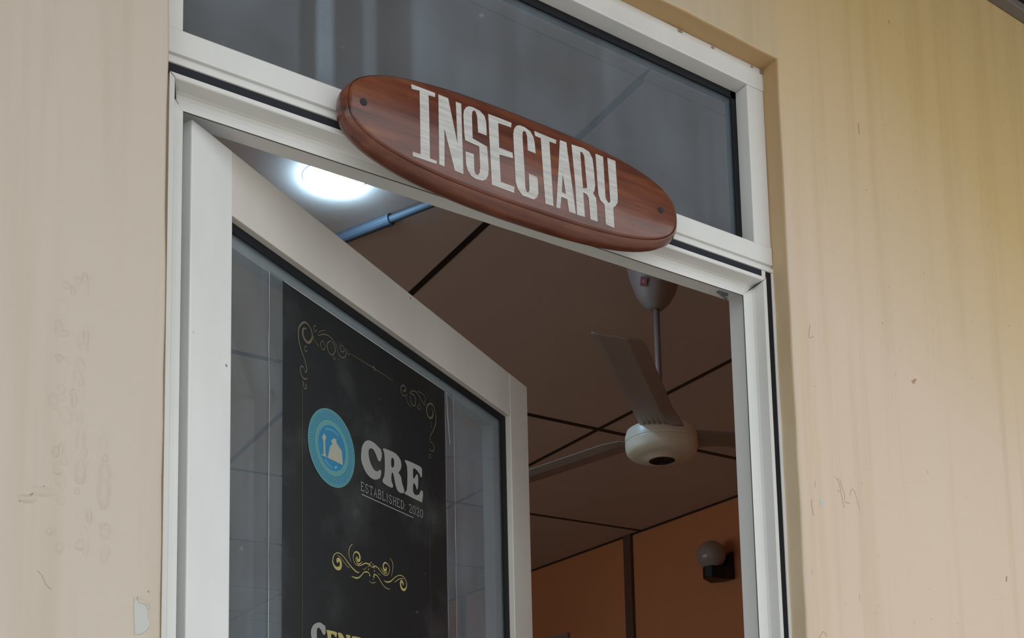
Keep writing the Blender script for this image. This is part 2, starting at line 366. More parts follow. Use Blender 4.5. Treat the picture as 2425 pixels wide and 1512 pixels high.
# ================================================================== DATA (letter and ornament outlines, metres)
SIGN={"I":[[[-0.6255,-0.282],[-0.594,-0.2817],[-0.5941,-0.287],[-0.6028,-0.2877],[-0.6024,-0.3065],[-0.602,-0.3677],[-0.593,-0.3682],[-0.5934,-0.372],[-0.6242,-0.3719],[-0.6246,-0.3668],[-0.6143,-0.3665],[-0.6143,-0.3299],[-0.6145,-0.2863],[-0.6246,-0.2876]]],"N":[[[-0.5895,-0.2817],[-0.5764,-0.2818],[-0.5646,-0.3366],[-0.5659,-0.2823],[-0.5586,-0.2823],[-0.5572,-0.373],[-0.5688,-0.3722],[-0.5822,-0.3224],[-0.5827,-0.3719],[-0.5898,-0.3713]]],"S":[[[-0.5558,-0.2964],[-0.5549,-0.2898],[-0.5522,-0.2848],[-0.548,-0.2818],[-0.5427,-0.2811],[-0.5327,-0.2822],[-0.5264,-0.2864],[-0.5239,-0.2939],[-0.5235,-0.3115],[-0.5356,-0.3114],[-0.5366,-0.2905],[-0.5386,-0.2853],[-0.5412,-0.2848],[-0.5434,-0.2875],[-0.544,-0.2932],[-0.5435,-0.3221],[-0.5235,-0.326],[-0.5228,-0.3332],[-0.5217,-0.3545],[-0.5224,-0.3626],[-0.5255,-0.3695],[-0.5309,-0.373],[-0.5403,-0.3733],[-0.5466,-0.3715],[-0.5511,-0.3661],[-0.5533,-0.3581],[-0.5538,-0.3425],[-0.5423,-0.3422],[-0.542,-0.3632],[-0.5407,-0.3671],[-0.5371,-0.3679],[-0.5346,-0.3637],[-0.5337,-0.3565],[-0.5344,-0.3297],[-0.5539,-0.3281],[-0.5551,-0.3188]]],"E":[[[-0.5207,-0.2819],[-0.4872,-0.2819],[-0.4879,-0.2882],[-0.5067,-0.2889],[-0.506,-0.3214],[-0.4866,-0.3218],[-0.4862,-0.3289],[-0.5059,-0.3305],[-0.5048,-0.3661],[-0.4849,-0.3665],[-0.4857,-0.3747],[-0.5176,-0.3739],[-0.5189,-0.3358]]],"C":[[[-0.4849,-0.2962],[-0.4836,-0.2891],[-0.4802,-0.2834],[-0.4751,-0.2808],[-0.4673,-0.2809],[-0.4595,-0.2837],[-0.4551,-0.2894],[-0.4533,-0.2959],[-0.4521,-0.311],[-0.4638,-0.3107],[-0.4644,-0.2916],[-0.4663,-0.2866],[-0.4691,-0.2863],[-0.4711,-0.2888],[-0.4714,-0.296],[-0.4694,-0.3398],[-0.4689,-0.3628],[-0.4671,-0.3673],[-0.4646,-0.3675],[-0.4628,-0.3639],[-0.4633,-0.3417],[-0.4509,-0.3424],[-0.4498,-0.3486],[-0.4495,-0.3638],[-0.4517,-0.37],[-0.4569,-0.3743],[-0.4731,-0.3741],[-0.4796,-0.3682],[-0.4829,-0.3592],[-0.4837,-0.3345]]],"T":[[[-0.4535,-0.2808],[-0.4198,-0.2818],[-0.4206,-0.2872],[-0.4307,-0.2873],[-0.4282,-0.3469],[-0.427,-0.374],[-0.4391,-0.3742],[-0.4412,-0.3408],[-0.4437,-0.2874],[-0.4522,-0.2871]]],"A":[[[-0.4142,-0.2798],[-0.4042,-0.2795],[-0.3923,-0.3743],[-0.4029,-0.3744],[-0.4053,-0.3579],[-0.4144,-0.3574],[-0.4166,-0.3742],[-0.4227,-0.3743],[-0.4169,-0.3124]],[[-0.4113,-0.3255],[-0.4072,-0.3515],[-0.4135,-0.3509]]],"R":[[[-0.3959,-0.2795],[-0.3776,-0.2783],[-0.368,-0.2803],[-0.3628,-0.2881],[-0.361,-0.3044],[-0.3599,-0.3252],[-0.3614,-0.333],[-0.3637,-0.3369],[-0.3593,-0.3418],[-0.3584,-0.351],[-0.3575,-0.3746],[-0.3692,-0.3746],[-0.3709,-0.3454],[-0.3738,-0.3416],[-0.3796,-0.3403],[-0.378,-0.3741],[-0.3905,-0.3748],[-0.392,-0.3312]],[[-0.3824,-0.2847],[-0.3791,-0.2851],[-0.3762,-0.2884],[-0.3746,-0.3109],[-0.3729,-0.3324],[-0.3796,-0.3351],[-0.3812,-0.311]]],"Y":[[[-0.3576,-0.2795],[-0.3453,-0.2796],[-0.3434,-0.3374],[-0.3391,-0.3429],[-0.3356,-0.3403],[-0.3364,-0.3156],[-0.3382,-0.2788],[-0.3249,-0.2789],[-0.3229,-0.3294],[-0.3235,-0.3376],[-0.3273,-0.3435],[-0.3311,-0.3468],[-0.3304,-0.3752],[-0.3443,-0.374],[-0.3454,-0.347],[-0.352,-0.3427],[-0.3551,-0.3352],[-0.3566,-0.303]]]}
CRE={"C":[[[0.3438,-0.2814],[0.3454,-0.2713],[0.3515,-0.2615],[0.3591,-0.2563],[0.3682,-0.2541],[0.379,-0.2549],[0.3867,-0.2574],[0.3922,-0.2585],[0.3958,-0.2642],[0.3944,-0.2727],[0.3904,-0.2775],[0.3857,-0.2766],[0.3803,-0.2697],[0.3735,-0.2646],[0.3665,-0.2656],[0.3627,-0.2696],[0.3626,-0.2776],[0.3663,-0.2854],[0.3739,-0.293],[0.3816,-0.2944],[0.3878,-0.2917],[0.391,-0.2892],[0.3938,-0.2909],[0.3933,-0.2956],[0.3908,-0.3012],[0.3861,-0.3043],[0.3768,-0.3077],[0.3661,-0.3075],[0.3555,-0.3034],[0.3481,-0.2959],[0.344,-0.2892]]],"R":[[[0.3985,-0.257],[0.4034,-0.2545],[0.4285,-0.2531],[0.44,-0.2557],[0.4466,-0.2612],[0.4473,-0.2694],[0.4438,-0.2759],[0.4396,-0.2799],[0.4462,-0.2846],[0.4494,-0.2939],[0.4551,-0.3026],[0.4533,-0.3068],[0.4457,-0.3092],[0.4374,-0.3082],[0.4318,-0.3023],[0.4271,-0.2898],[0.4239,-0.2843],[0.4206,-0.288],[0.4204,-0.2981],[0.4241,-0.3026],[0.4243,-0.3057],[0.4186,-0.3081],[0.4034,-0.3072],[0.3971,-0.3053],[0.3987,-0.2995],[0.4016,-0.2959],[0.4035,-0.2791],[0.4021,-0.2623]],[[0.4218,-0.2629],[0.4259,-0.2626],[0.4283,-0.2665],[0.4273,-0.2742],[0.4232,-0.2772],[0.4203,-0.2757],[0.4201,-0.2671]]],"E":[[[0.4577,-0.258],[0.4611,-0.2549],[0.5004,-0.2533],[0.5061,-0.2575],[0.5055,-0.2682],[0.5019,-0.2695],[0.4984,-0.2654],[0.4896,-0.2616],[0.4817,-0.2615],[0.4802,-0.2657],[0.4802,-0.2752],[0.4831,-0.2772],[0.4886,-0.27],[0.493,-0.2683],[0.495,-0.274],[0.494,-0.2876],[0.4907,-0.2923],[0.4882,-0.2882],[0.4839,-0.2846],[0.4807,-0.2854],[0.4793,-0.2934],[0.4809,-0.2996],[0.4879,-0.3015],[0.4977,-0.2971],[0.5014,-0.2909],[0.5068,-0.2899],[0.5085,-0.2952],[0.5055,-0.3065],[0.5019,-0.3084],[0.4584,-0.3078],[0.4564,-0.3055],[0.462,-0.2999],[0.464,-0.2806],[0.4632,-0.2639]]]}
FLOURISH=[[[0.3385,-0.4481,0.00067],[0.3325,-0.4487,0.00186],[0.3247,-0.4463,0.00202],[0.315,-0.4418,0.00169],[0.3046,-0.4354,0.00118],[0.297,-0.4318,0.00118],[0.2895,-0.4311,0.00118],[0.283,-0.4335,0.00118],[0.2788,-0.4383,0.00152],[0.2774,-0.4448,0.00202],[0.2802,-0.4498,0.00287],[0.2857,-0.4524,0.00405],[0.2913,-0.4516,0.00506],[0.295,-0.4483,0.00455],[0.2951,-0.4429,0.00455],[0.2918,-0.4399,0.00506],[0.2885,-0.4409,0.00557],[0.2878,-0.4427,0.00422],[0.2894,-0.444,0.00253]],[[0.2876,-0.4346,0.00067],[0.2942,-0.4358,0.00067],[0.3017,-0.4405,0.00067],[0.3093,-0.4447,0.00067],[0.315,-0.4461,0.00067]],[[0.3221,-0.4122,0.00084],[0.3162,-0.4175,0.00118],[0.3137,-0.4255,0.00118],[0.3161,-0.433,0.00067],[0.3199,-0.4377,0.00034]],[[0.3689,-0.4354,0.00067],[0.3628,-0.4324,0.00152],[0.3536,-0.4322,0.00169],[0.3466,-0.4353,0.00135],[0.3385,-0.4387,0.00101],[0.3316,-0.4389,0.00101],[0.3258,-0.4357,0.00101],[0.3239,-0.4291,0.00118],[0.3259,-0.4241,0.00152],[0.3308,-0.4211,0.00219],[0.3367,-0.4219,0.00287],[0.3395,-0.426,0.0032],[0.3386,-0.4308,0.00371],[0.3361,-0.4322,0.00388],[0.3337,-0.4312,0.00371],[0.3317,-0.4275,0.00253]],[[0.3288,-0.4299,0.00051],[0.3312,-0.4346,0.00135],[0.3366,-0.437,0.00169],[0.3426,-0.4341,0.00101],[0.3456,-0.4317,0.00042]],[[0.3198,-0.4567,0.00051],[0.3285,-0.4573,0.00202],[0.3364,-0.4556,0.00186],[0.3434,-0.4508,0.00135],[0.3495,-0.4456,0.00152],[0.3566,-0.4439,0.00186],[0.3616,-0.445,0.00152],[0.3647,-0.4486,0.00067]],[[0.3689,-0.4354,0.00067],[0.3721,-0.4333,0.00152],[0.3783,-0.4318,0.00169],[0.3846,-0.4335,0.00152],[0.393,-0.4379,0.00118],[0.4004,-0.4401,0.00101],[0.4069,-0.4389,0.00101],[0.4124,-0.4336,0.00101],[0.413,-0.4268,0.00118],[0.4082,-0.4223,0.00152],[0.4017,-0.422,0.00219],[0.3974,-0.4256,0.00253],[0.3979,-0.431,0.0032],[0.4016,-0.4333,0.00371],[0.4043,-0.4309,0.00337],[0.4038,-0.428,0.00202]],[[0.3899,-0.4307,0.00042],[0.3973,-0.4359,0.00135],[0.4026,-0.4373,0.00152],[0.408,-0.4338,0.00067]],[[0.4143,-0.4125,0.00051],[0.4214,-0.4178,0.00101],[0.4223,-0.4262,0.00101],[0.4178,-0.4387,0.00042]],[[0.3714,-0.4485,0.00118],[0.374,-0.4451,0.00152],[0.3802,-0.4442,0.00152],[0.3875,-0.4485,0.00118],[0.3949,-0.4544,0.00101],[0.4044,-0.4581,0.00101],[0.4142,-0.4579,0.00067]],[[0.3982,-0.4484,0.00051],[0.4057,-0.4491,0.00186],[0.4154,-0.4464,0.00186],[0.4243,-0.4405,0.00135],[0.4333,-0.4352,0.00118],[0.4423,-0.4326,0.00118],[0.4513,-0.4337,0.00118],[0.4575,-0.4394,0.00135],[0.4585,-0.4454,0.00186],[0.455,-0.4507,0.00304],[0.4498,-0.4526,0.00388],[0.4442,-0.4504,0.00388],[0.4421,-0.4447,0.00371],[0.4444,-0.4408,0.00371],[0.4483,-0.4423,0.00337],[0.45,-0.4457,0.00169]],[[0.4253,-0.4461,0.00051],[0.4354,-0.4403,0.00118],[0.4445,-0.4368,0.00118],[0.4513,-0.4368,0.00051]],[[0.3615,-0.4556,0.00034],[0.3697,-0.4571,0.00076],[0.378,-0.4541,0.00042]],[[0.3455,-0.4417,0.00025],[0.3515,-0.4411,0.00059],[0.3572,-0.4362,0.00051]],[[0.3819,-0.4391,0.00025],[0.3855,-0.4417,0.00059],[0.3897,-0.4421,0.00042]],[[0.3665,-0.4279,0.00201],[0.3675,-0.4294,0.00201]],[[0.3628,-0.4304,0.00229],[0.3638,-0.4319,0.00229]],[[0.3711,-0.43,0.00215],[0.3721,-0.4314,0.00215]],[[0.3607,-0.4341,0.00215],[0.3617,-0.4355,0.00215]],[[0.3736,-0.4339,0.00215],[0.3746,-0.4354,0.00215]],[[0.36,-0.4386,0.00215],[0.361,-0.4401,0.00215]],[[0.3741,-0.4383,0.00229],[0.3751,-0.4398,0.00229]],[[0.374,-0.4427,0.00215],[0.375,-0.4442,0.00215]],[[0.3734,-0.4473,0.00201],[0.3745,-0.4488,0.00201]],[[0.3621,-0.4471,0.00172],[0.3631,-0.4485,0.00172]],[[0.3708,-0.451,0.00115],[0.3718,-0.4525,0.00115]]]
ORNAMENT=[[[0.2228,-0.1502,0.00101],[0.2171,-0.1512,0.00243],[0.214,-0.1572,0.00364],[0.2161,-0.1638,0.00364],[0.2223,-0.1674,0.00364],[0.2286,-0.1652,0.00364],[0.2339,-0.1573,0.00304],[0.2329,-0.1488,0.00223],[0.2265,-0.1433,0.00202],[0.2192,-0.1423,0.00283],[0.2119,-0.1473,0.00283],[0.2062,-0.1557,0.00263],[0.2052,-0.1655,0.00223],[0.2068,-0.1743,0.00202],[0.2119,-0.1843,0.00202],[0.2187,-0.1937,0.00182],[0.2225,-0.2044,0.00182],[0.2202,-0.2086,0.00202],[0.2176,-0.2079,0.00101]],[[0.2176,-0.2062,0.00061],[0.215,-0.2038,0.00162],[0.2107,-0.2045,0.00162],[0.2089,-0.2108,0.00162],[0.212,-0.2163,0.00182],[0.2182,-0.2187,0.00182],[0.2249,-0.2146,0.00081]],[[0.2156,-0.223,0.00162],[0.2161,-0.2288,0.00162],[0.2192,-0.2317,0.00162],[0.2223,-0.2273,0.00162],[0.2192,-0.225,0.00162]],[[0.2468,-0.149,0.00081],[0.2577,-0.1428,0.00142],[0.2688,-0.14,0.00142],[0.2777,-0.1417,0.00142],[0.2856,-0.1455,0.00121],[0.2896,-0.1524,0.00101],[0.2936,-0.1587,0.00081]],[[0.2743,-0.1451,0.00162],[0.2676,-0.1506,0.00162],[0.267,-0.1585,0.00162],[0.272,-0.1635,0.00162],[0.2788,-0.1627,0.00162],[0.2845,-0.1545,0.00162],[0.2822,-0.1476,0.00162],[0.2766,-0.1449,0.00162]],[[0.2577,-0.1504,0.00121],[0.2522,-0.1568,0.00121],[0.2533,-0.1626,0.00121],[0.2587,-0.1639,0.00121],[0.2621,-0.1577,0.00121],[0.2577,-0.1525,0.00121]],[[0.2971,-0.1417,0.00142],[0.2954,-0.1473,0.00142],[0.2994,-0.1507,0.00142],[0.3052,-0.147,0.00142],[0.3041,-0.1425,0.00142],[0.2994,-0.1408,0.00142]],[[0.3088,-0.1421,0.00142],[0.3099,-0.1488,0.00142],[0.3052,-0.1563,0.00142],[0.297,-0.1588,0.00142],[0.2924,-0.1556,0.00142]],[[0.2234,-0.1744,0.00121],[0.2202,-0.1736,0.00121],[0.2176,-0.1773,0.00121],[0.2197,-0.1812,0.00121],[0.2239,-0.1782,0.00121]],[[0.2425,-0.1373,0.00121],[0.2377,-0.14,0.00121],[0.2377,-0.1441,0.00121],[0.2403,-0.1464,0.00121],[0.2441,-0.1415,0.00121]],[[0.2468,-0.1459,0.00081],[0.2533,-0.1397,0.00081],[0.2621,-0.1354,0.00081]],[[0.3123,-0.1421,0.00091],[0.314,-0.1486,0.00091],[0.3188,-0.1453,0.00091]],[[0.2339,-0.1511,0.00101],[0.2382,-0.1583,0.00101],[0.2425,-0.1607,0.00101],[0.2489,-0.1629,0.00101]],[[0.2799,-0.1633,0.00101],[0.2804,-0.1687,0.00101],[0.2844,-0.1664,0.00101],[0.2833,-0.1634,0.00101]],[[0.3208,-0.1455,0.00073],[0.374,-0.1446,0.00117],[0.427,-0.1452,0.00073]],[[0.3778,-0.1395,0.00088],[0.3776,-0.1497,0.00088]],[[0.374,-0.1431,0.00321],[0.3821,-0.1456,0.00321]],[[0.5362,-0.1493,0.00099],[0.5417,-0.1544,0.00247],[0.5397,-0.162,0.00322],[0.5321,-0.167,0.00322],[0.5247,-0.164,0.00272],[0.5222,-0.155,0.00272],[0.5289,-0.1453,0.00272],[0.5402,-0.1425,0.00247],[0.5475,-0.1504,0.00198],[0.551,-0.1602,0.00198],[0.5488,-0.1719,0.00186],[0.541,-0.1844,0.00173],[0.5332,-0.1947,0.00161],[0.5312,-0.2032,0.00148],[0.5345,-0.2052,0.00099]],[[0.5352,-0.204,0.00148],[0.5432,-0.2084,0.00148],[0.542,-0.2157,0.00148],[0.5345,-0.2189,0.00148],[0.529,-0.2157,0.00148]],[[0.4766,-0.1474,0.00161],[0.4854,-0.1462,0.00161],[0.4897,-0.1524,0.00161],[0.4878,-0.1609,0.00161],[0.4815,-0.1639,0.00161],[0.4755,-0.1593,0.00161],[0.4748,-0.1509,0.00161]],[[0.4731,-0.1486,0.00148],[0.4802,-0.1413,0.00148],[0.4927,-0.1393,0.00148],[0.5015,-0.1435,0.00148],[0.5123,-0.1495,0.00148],[0.5196,-0.15,0.00148]],[[0.4524,-0.1492,0.00124],[0.4575,-0.1503,0.00223],[0.4619,-0.1459,0.00223],[0.4586,-0.1414,0.00198],[0.4508,-0.1441,0.00186],[0.4481,-0.1517,0.00173],[0.454,-0.1572,0.00148],[0.4626,-0.1552,0.00124],[0.4661,-0.1511,0.00074]],[[0.4994,-0.1569,0.00124],[0.4957,-0.162,0.00124],[0.5011,-0.1641,0.00124],[0.5048,-0.158,0.00124],[0.5004,-0.1536,0.00124]],[[0.4963,-0.1366,0.00124],[0.5108,-0.1354,0.00124],[0.5198,-0.1401,0.00124],[0.516,-0.1473,0.00124]],[[0.5319,-0.1735,0.00111],[0.5374,-0.1756,0.00111],[0.5345,-0.181,0.00111]],[[0.5344,-0.2239,0.00099],[0.5287,-0.2275,0.00099],[0.5296,-0.2312,0.00099],[0.5342,-0.2298,0.00099]],[[0.4625,-0.1581,0.00124],[0.4676,-0.1649,0.00124],[0.4762,-0.1677,0.00124]]]
EMB_POLY=[[[0.2663,-0.3085],[0.2717,-0.291],[0.2772,-0.2865],[0.2738,-0.2829],[0.2799,-0.278],[0.2854,-0.2776],[0.2861,-0.2825],[0.2895,-0.2848],[0.2978,-0.2899],[0.3005,-0.3087]],[[0.2576,-0.3053],[0.257,-0.2889],[0.2541,-0.284],[0.259,-0.2775],[0.2634,-0.2819],[0.2607,-0.2877],[0.2616,-0.3049],[0.2652,-0.3084],[0.253,-0.3087]]]
EMB_STROKE=[[[0.2624,-0.2706,0.00346],[0.2718,-0.2684,0.00346],[0.2827,-0.2683,0.00346],[0.2917,-0.2714,0.00346]],[[0.2603,-0.3128,0.00297],[0.2662,-0.316,0.00297],[0.277,-0.3196,0.00297]],[[0.2818,-0.3178,0.0042],[0.2908,-0.3127,0.0042]]]
CENT={"C":[[[0.2619,-0.5412],[0.2612,-0.5332],[0.2575,-0.5319],[0.2516,-0.53],[0.2458,-0.5304],[0.2386,-0.5333],[0.2335,-0.538],[0.231,-0.5441],[0.2321,-0.5521],[0.2364,-0.5625],[0.2443,-0.5695],[0.253,-0.5729],[0.2589,-0.57],[0.2604,-0.564],[0.2545,-0.566],[0.2479,-0.5624],[0.2443,-0.5552],[0.2429,-0.5438],[0.2443,-0.5382],[0.2472,-0.5369],[0.2516,-0.539],[0.256,-0.5443],[0.2597,-0.5442]]],"E":[[[0.2634,-0.5383],[0.2649,-0.5374],[0.2838,-0.5373],[0.286,-0.5398],[0.2845,-0.5446],[0.2822,-0.5435],[0.2792,-0.5416],[0.2739,-0.5414],[0.2739,-0.5478],[0.2784,-0.5495],[0.2783,-0.5554],[0.2738,-0.5542],[0.2738,-0.5614],[0.2798,-0.5625],[0.2836,-0.5598],[0.2844,-0.5661],[0.2641,-0.5649],[0.2663,-0.5601],[0.2656,-0.5443]]],"N":[[[0.2876,-0.5395],[0.2891,-0.5377],[0.2938,-0.5373],[0.2992,-0.5394],[0.3093,-0.5497],[0.3086,-0.5423],[0.3062,-0.5398],[0.3078,-0.5377],[0.3149,-0.5377],[0.3169,-0.5393],[0.3149,-0.5424],[0.3147,-0.5649],[0.3084,-0.5647],[0.2952,-0.5505],[0.2959,-0.5601],[0.2982,-0.5631],[0.289,-0.5628],[0.2905,-0.5594],[0.2899,-0.5425]]],"T":[[[0.3197,-0.539],[0.3221,-0.5378],[0.3392,-0.5374],[0.3449,-0.539],[0.344,-0.5443],[0.3391,-0.5421],[0.3359,-0.5416],[0.3365,-0.5609],[0.3389,-0.5649],[0.3267,-0.5644],[0.3292,-0.5608],[0.3285,-0.5416],[0.3237,-0.5417],[0.3205,-0.5445]]]}

def on_wall(pts, mt, name, h=0.0008, label=None):
    bm = bmesh.new(); poly_fill(bm, [pts], lambda x, z: Vector((x, WY - h, z)), h=h * 0.98, nrm=(0, 1, 0))
    o = obj(name, bm, mt, wf)
    if label: o['label'] = label
    return o
on_wall([wxz(*p) for p in [(318, 1417), (329, 1424), (347, 1430), (351, 1445), (348, 1458), (355, 1480), (346, 1494), (335, 1502), (319, 1504), (317, 1450)]], M['plaster'], 'peeled_patch', label='pale grey bare patch where the peach paint has peeled')
bm = bmesh.new()
poly_fill(bm, [[wxz(*p) for p in [(326, 1413), (331, 1423), (348, 1429), (352, 1444), (349, 1446), (345, 1433), (329, 1428), (325, 1420)]]], lambda x, z: Vector((x, WY - 0.0016, z)), h=0.0014, nrm=(0, 1, 0))
o = obj('paint_flake', bm, M['wall'], wf)
bm = bmesh.new(); rnd = random.Random(11)
def blister(cx, cy, rx, rz, hh):
    x, z = wxz(cx, cy); sc = 0.00065
    n = 12; rings = []
    for k in range(5):
        f = 1 - k / 4; y = WY - hh * math.sin(math.pi / 2 * (k / 4)) ** 1.3 + (0.0002 if k == 0 else 0)
        rings.append([bm.verts.new((x + rx * sc * f * math.cos(a) * jit[i], y, z + rz * sc * f * math.sin(a) * jit[i])) for i, a in enumerate([2 * math.pi * q / n for q in range(n)])] if k < 4 else [bm.verts.new((x, y, z))])
    for a, b in zip(rings, rings[1:]):
        for q in range(n):
            if len(b) == 1: bm.faces.new((a[q], a[(q + 1) % n], b[0]))
            else: bm.faces.new((a[q], a[(q + 1) % n], b[(q + 1) % n], b[q]))
for i in range(95):
    col = rnd.choice((0, 0, 1, 1, 2))
    cy = rnd.uniform(660, 1300) if col < 2 else rnd.uniform(1020, 1370)
    cx = {0: 150 - (cy - 900) * 0.04, 1: 190 - (cy - 1000) * 0.02, 2: 247}[col] + rnd.gauss(0, 10 if col < 2 else 4)
    jit = [rnd.uniform(0.8, 1.2) for _ in range(12)]
    blister(cx, cy, rnd.uniform(4, 9), rnd.uniform(7, 17), rnd.uniform(0.0006, 0.0022))
for (cx, cy, rx, rz, hh) in ((248, 1120, 9, 22, .003), (246, 1165, 10, 26, .0035), (246, 1190, 9, 14, .003), (246, 1265, 7, 12, .002), (190, 1110, 9, 22, .003), (190, 1130, 9, 15, .003), (100, 1165, 20, 9, .002), (62, 1182, 14, 7, .0025), (125, 950, 9, 14, .002), (155, 985, 10, 16, .002), (190, 1040, 8, 30, .0025)):
    jit = [rnd.uniform(0.85, 1.15) for _ in range(12)]; blister(cx, cy, rx, rz, hh)
o = obj('blistered_paint', bm, M['wall'], wf, smooth=True); tag(o, 'small paint blisters and drips in upright rows', kind='stuff')
bm = bmesh.new()
def crackline(pts, w):
    P = [(*wxz(*p), w) for p in pts]; ribbon(bm, P, lambda x, z: Vector((x, WY - 0.0004, z)), sub=2)
for pts, w in (([(1918, 770), (1915, 800), (1926, 798)], .0006), ([(2032, 292), (2035, 318)], .001), ([(2105, 48), (2106, 56)], .0018), ([(2384, 1366), (2383, 1378)], .0022), ([(1922, 1183), (1922, 1200), (1927, 1222)], .0006), ([(1930, 1140), (1930, 1156)], .0004), ([(2035, 1408), (2036, 1424)], .0004), ([(1922, 1350), (1923, 1362)], .0004), ([(1940, 1512), (1950, 1496), (1957, 1508)], .0005),
               ([(1981, 1133), (1987, 1145), (1993, 1175), (1999, 1204)], .0005), ([(1988, 1134), (1994, 1155), (2000, 1172), (2001, 1190), (2012, 1192)], .0005), ([(2012, 1175), (2018, 1158), (2026, 1172), (2035, 1207)], .0004),
               ([(45, 1188), (60, 1180), (80, 1168), (105, 1152)], .0010), ([(88, 1352), (100, 1365), (108, 1385), (122, 1397)], .0003), ([(350, 1400), (353, 1404)], .0009), ([(248, 1168), (250, 1172)], .0022)):
    crackline(pts, w)
for _ in range(60):
    px, py = rnd.uniform(1925, 2425), rnd.uniform(60, 1500); crackline([(px, py), (px + rnd.uniform(-1, 2), py + rnd.uniform(2, 5))], rnd.uniform(.0003, .0009))
o = obj('hairline_cracks', bm, M['crack'], wf); tag(o, 'fine cracks and dirt specks in the paint', kind='stuff')
on_wall([wxz(*p) for p in [(1941, 1181), (1949, 1180), (1950, 1199), (1943, 1200)]], M['plaster'], 'paint_chip', h=0.0004, label='small pale chip on the right wall')
# dirt clinging along the frame edges
bm = bmesh.new()
for (x, z, rx, rz) in ((0.0, 0.0, .006, .006), (-0.165, 0.0, .006, .003), (-.02, 0, .003, .002), (-.10, 0, .004, .002)):
    poly_fill(bm, [[(x - 0.004 + rx * math.cos(a) * random.uniform(.6, 1.2), z - 0.004 + rz * math.sin(a) * random.uniform(.6, 1.2)) for a in [k * 0.7 for k in range(9)]]], lambda a, b: Vector((a, -0.0006, b)), h=0.0005, nrm=(0, 1, 0))
o = obj('dirt_spots', bm, M['crack'], wf); tag(o, kind='stuff')

# ================================================================== SETTING, room
room = obj('floor', bx(-2.6, 2.75, -0.03, 9.2, FLOOR - 0.05, FLOOR), M['floor']); tag(room, kind='structure')
wr = obj('wall_right', bx(2.65, 2.75, 0.08, 9.2, FLOOR, 0.60), M['orange']); tag(wr, 'orange inside wall with two dark upright strips', kind='structure')
wl = bmesh.new()        # unseen left wall; its window opening is added to brighten the room
for a in ((0.08, 1.4, FLOOR, 0.6), (5.4, 9.2, FLOOR, 0.6), (1.4, 5.4, FLOOR, -1.5), (1.4, 5.4, -0.1, 0.6)): box(wl, -2.6, -2.5, *a)
wl = obj('wall_left', wl, M['orange']); tag(wl, kind='structure')
wb_ = obj('wall_back', bx(-2.6, 2.75, 9.0, 9.1, FLOOR, 0.6), M['orange']); tag(wb_, kind='structure')
bm = bmesh.new()
for a in ((-2.5, -0.97, FLOOR, 0.6), (0.02, 2.65, FLOOR, 0.6), (-0.97, 0.02, 0.03, 0.6)): box(bm, a[0], a[1], 0.0762, 0.10, a[2], a[3])
wi = obj('wall_inner', bm, M['orange']); tag(wi, 'inside face of the front wall', kind='structure')
top = obj('roof_slab', bx(-6, 6, WY, 9.2, 0.62, 0.7), M['joint']); tag(top, kind='structure')
# ceiling: separate boards with dark joints
ce = empty('ceiling', (0, 0, CZ)); tag(ce, 'beige board ceiling with black joint lines', kind='structure')
xs = [-2.5, -2.17, -0.97, 0.23, 1.43, 2.65]; ys = [0.102, 0.577, 2.405, 3.66, 4.93, 6.22, 7.17, 7.49, 9.0]
gp = 0.007
bm = bmesh.new(); box(bm, -2.5, 2.65, 0.102, 9.0, 0.011, 0.02); o = obj('joint_backing', bm, M['joint'], ce)
for i in range(len(xs) - 1):
    for j in range(len(ys) - 1):
        ga = 0.002 if j == 0 else gp
        bm = bmesh.new(); box(bm, xs[i] + (gp if i else 0), xs[i + 1] - (gp if i < 4 else 0.001), ys[j] + (0.0015 if j <= 1 else gp), ys[j + 1] - (0.0015 if j == 0 else gp), 0.0, 0.010)
        obj('ceiling_board', bm, M['ceil'], ce, bevel=0.0015)
for x_ in xs[1:5]: obj('joint_strip', bx(x_ - 0.010, x_ + 0.010, 0.58, 8.99, -0.0022, 0.006), M['joint'], ce, bevel=0.001)
for y_ in ys[2:8]: obj('joint_strip', bx(-2.49, 2.645, y_ - 0.013, y_ + 0.013, -0.0024, 0.006), M['joint'], ce, bevel=0.001)
obj('joint_strip', bx(2.632, 2.6495, 0.11, 8.99, -0.006, -0.0002), M['joint'], ce)
st = obj('trim_3', bx(2.628, 2.649, 3.752, 3.822, FLOOR, CZ - 0.002), M['darkbrown'], bevel=0.003); tag(st, 'dark brown upright strip on the orange wall', kind='structure')  # plain dark brown strip laid on the wall
st = obj('trim_4', bx(2.628, 2.649, 5.79, 5.86, FLOOR, CZ - 0.002), M['darkbrown'], bevel=0.003); tag(st, 'farther dark upright strip on the orange wall, seen through the door glass', kind='structure')

# ================================================================== window over the door (transom)
w1 = empty('window_1', (0, 0, 0)); tag(w1, 'fixed transom window in a white frame above the doorway', kind='structure')
XLF = -0.912; XI = -0.878; XR = -0.036; ZT = -0.036; ZB = -0.2945
def frame_box(name, x0, x1, y0, y1, z0, z1, mt=None, parent=None, bev=0.0015, label=None):
    o = obj(name, bx(x0, x1, y0, y1, z0, z1), mt or M['frame'], parent, bevel=bev)
    if label: o['label'] = label
    return o
frame_box('top_frame', XLF, 0.0, 0.0, 0.040, ZT, 0.0, parent=w1)
frame_box('side_frame', XLF, XI, 0.0005, 0.040, ZB, ZT - 0.0005, parent=w1)
frame_box('side_frame', XR, -0.0008, 0.0005, 0.040, ZB, ZT - 0.0005, parent=w1)
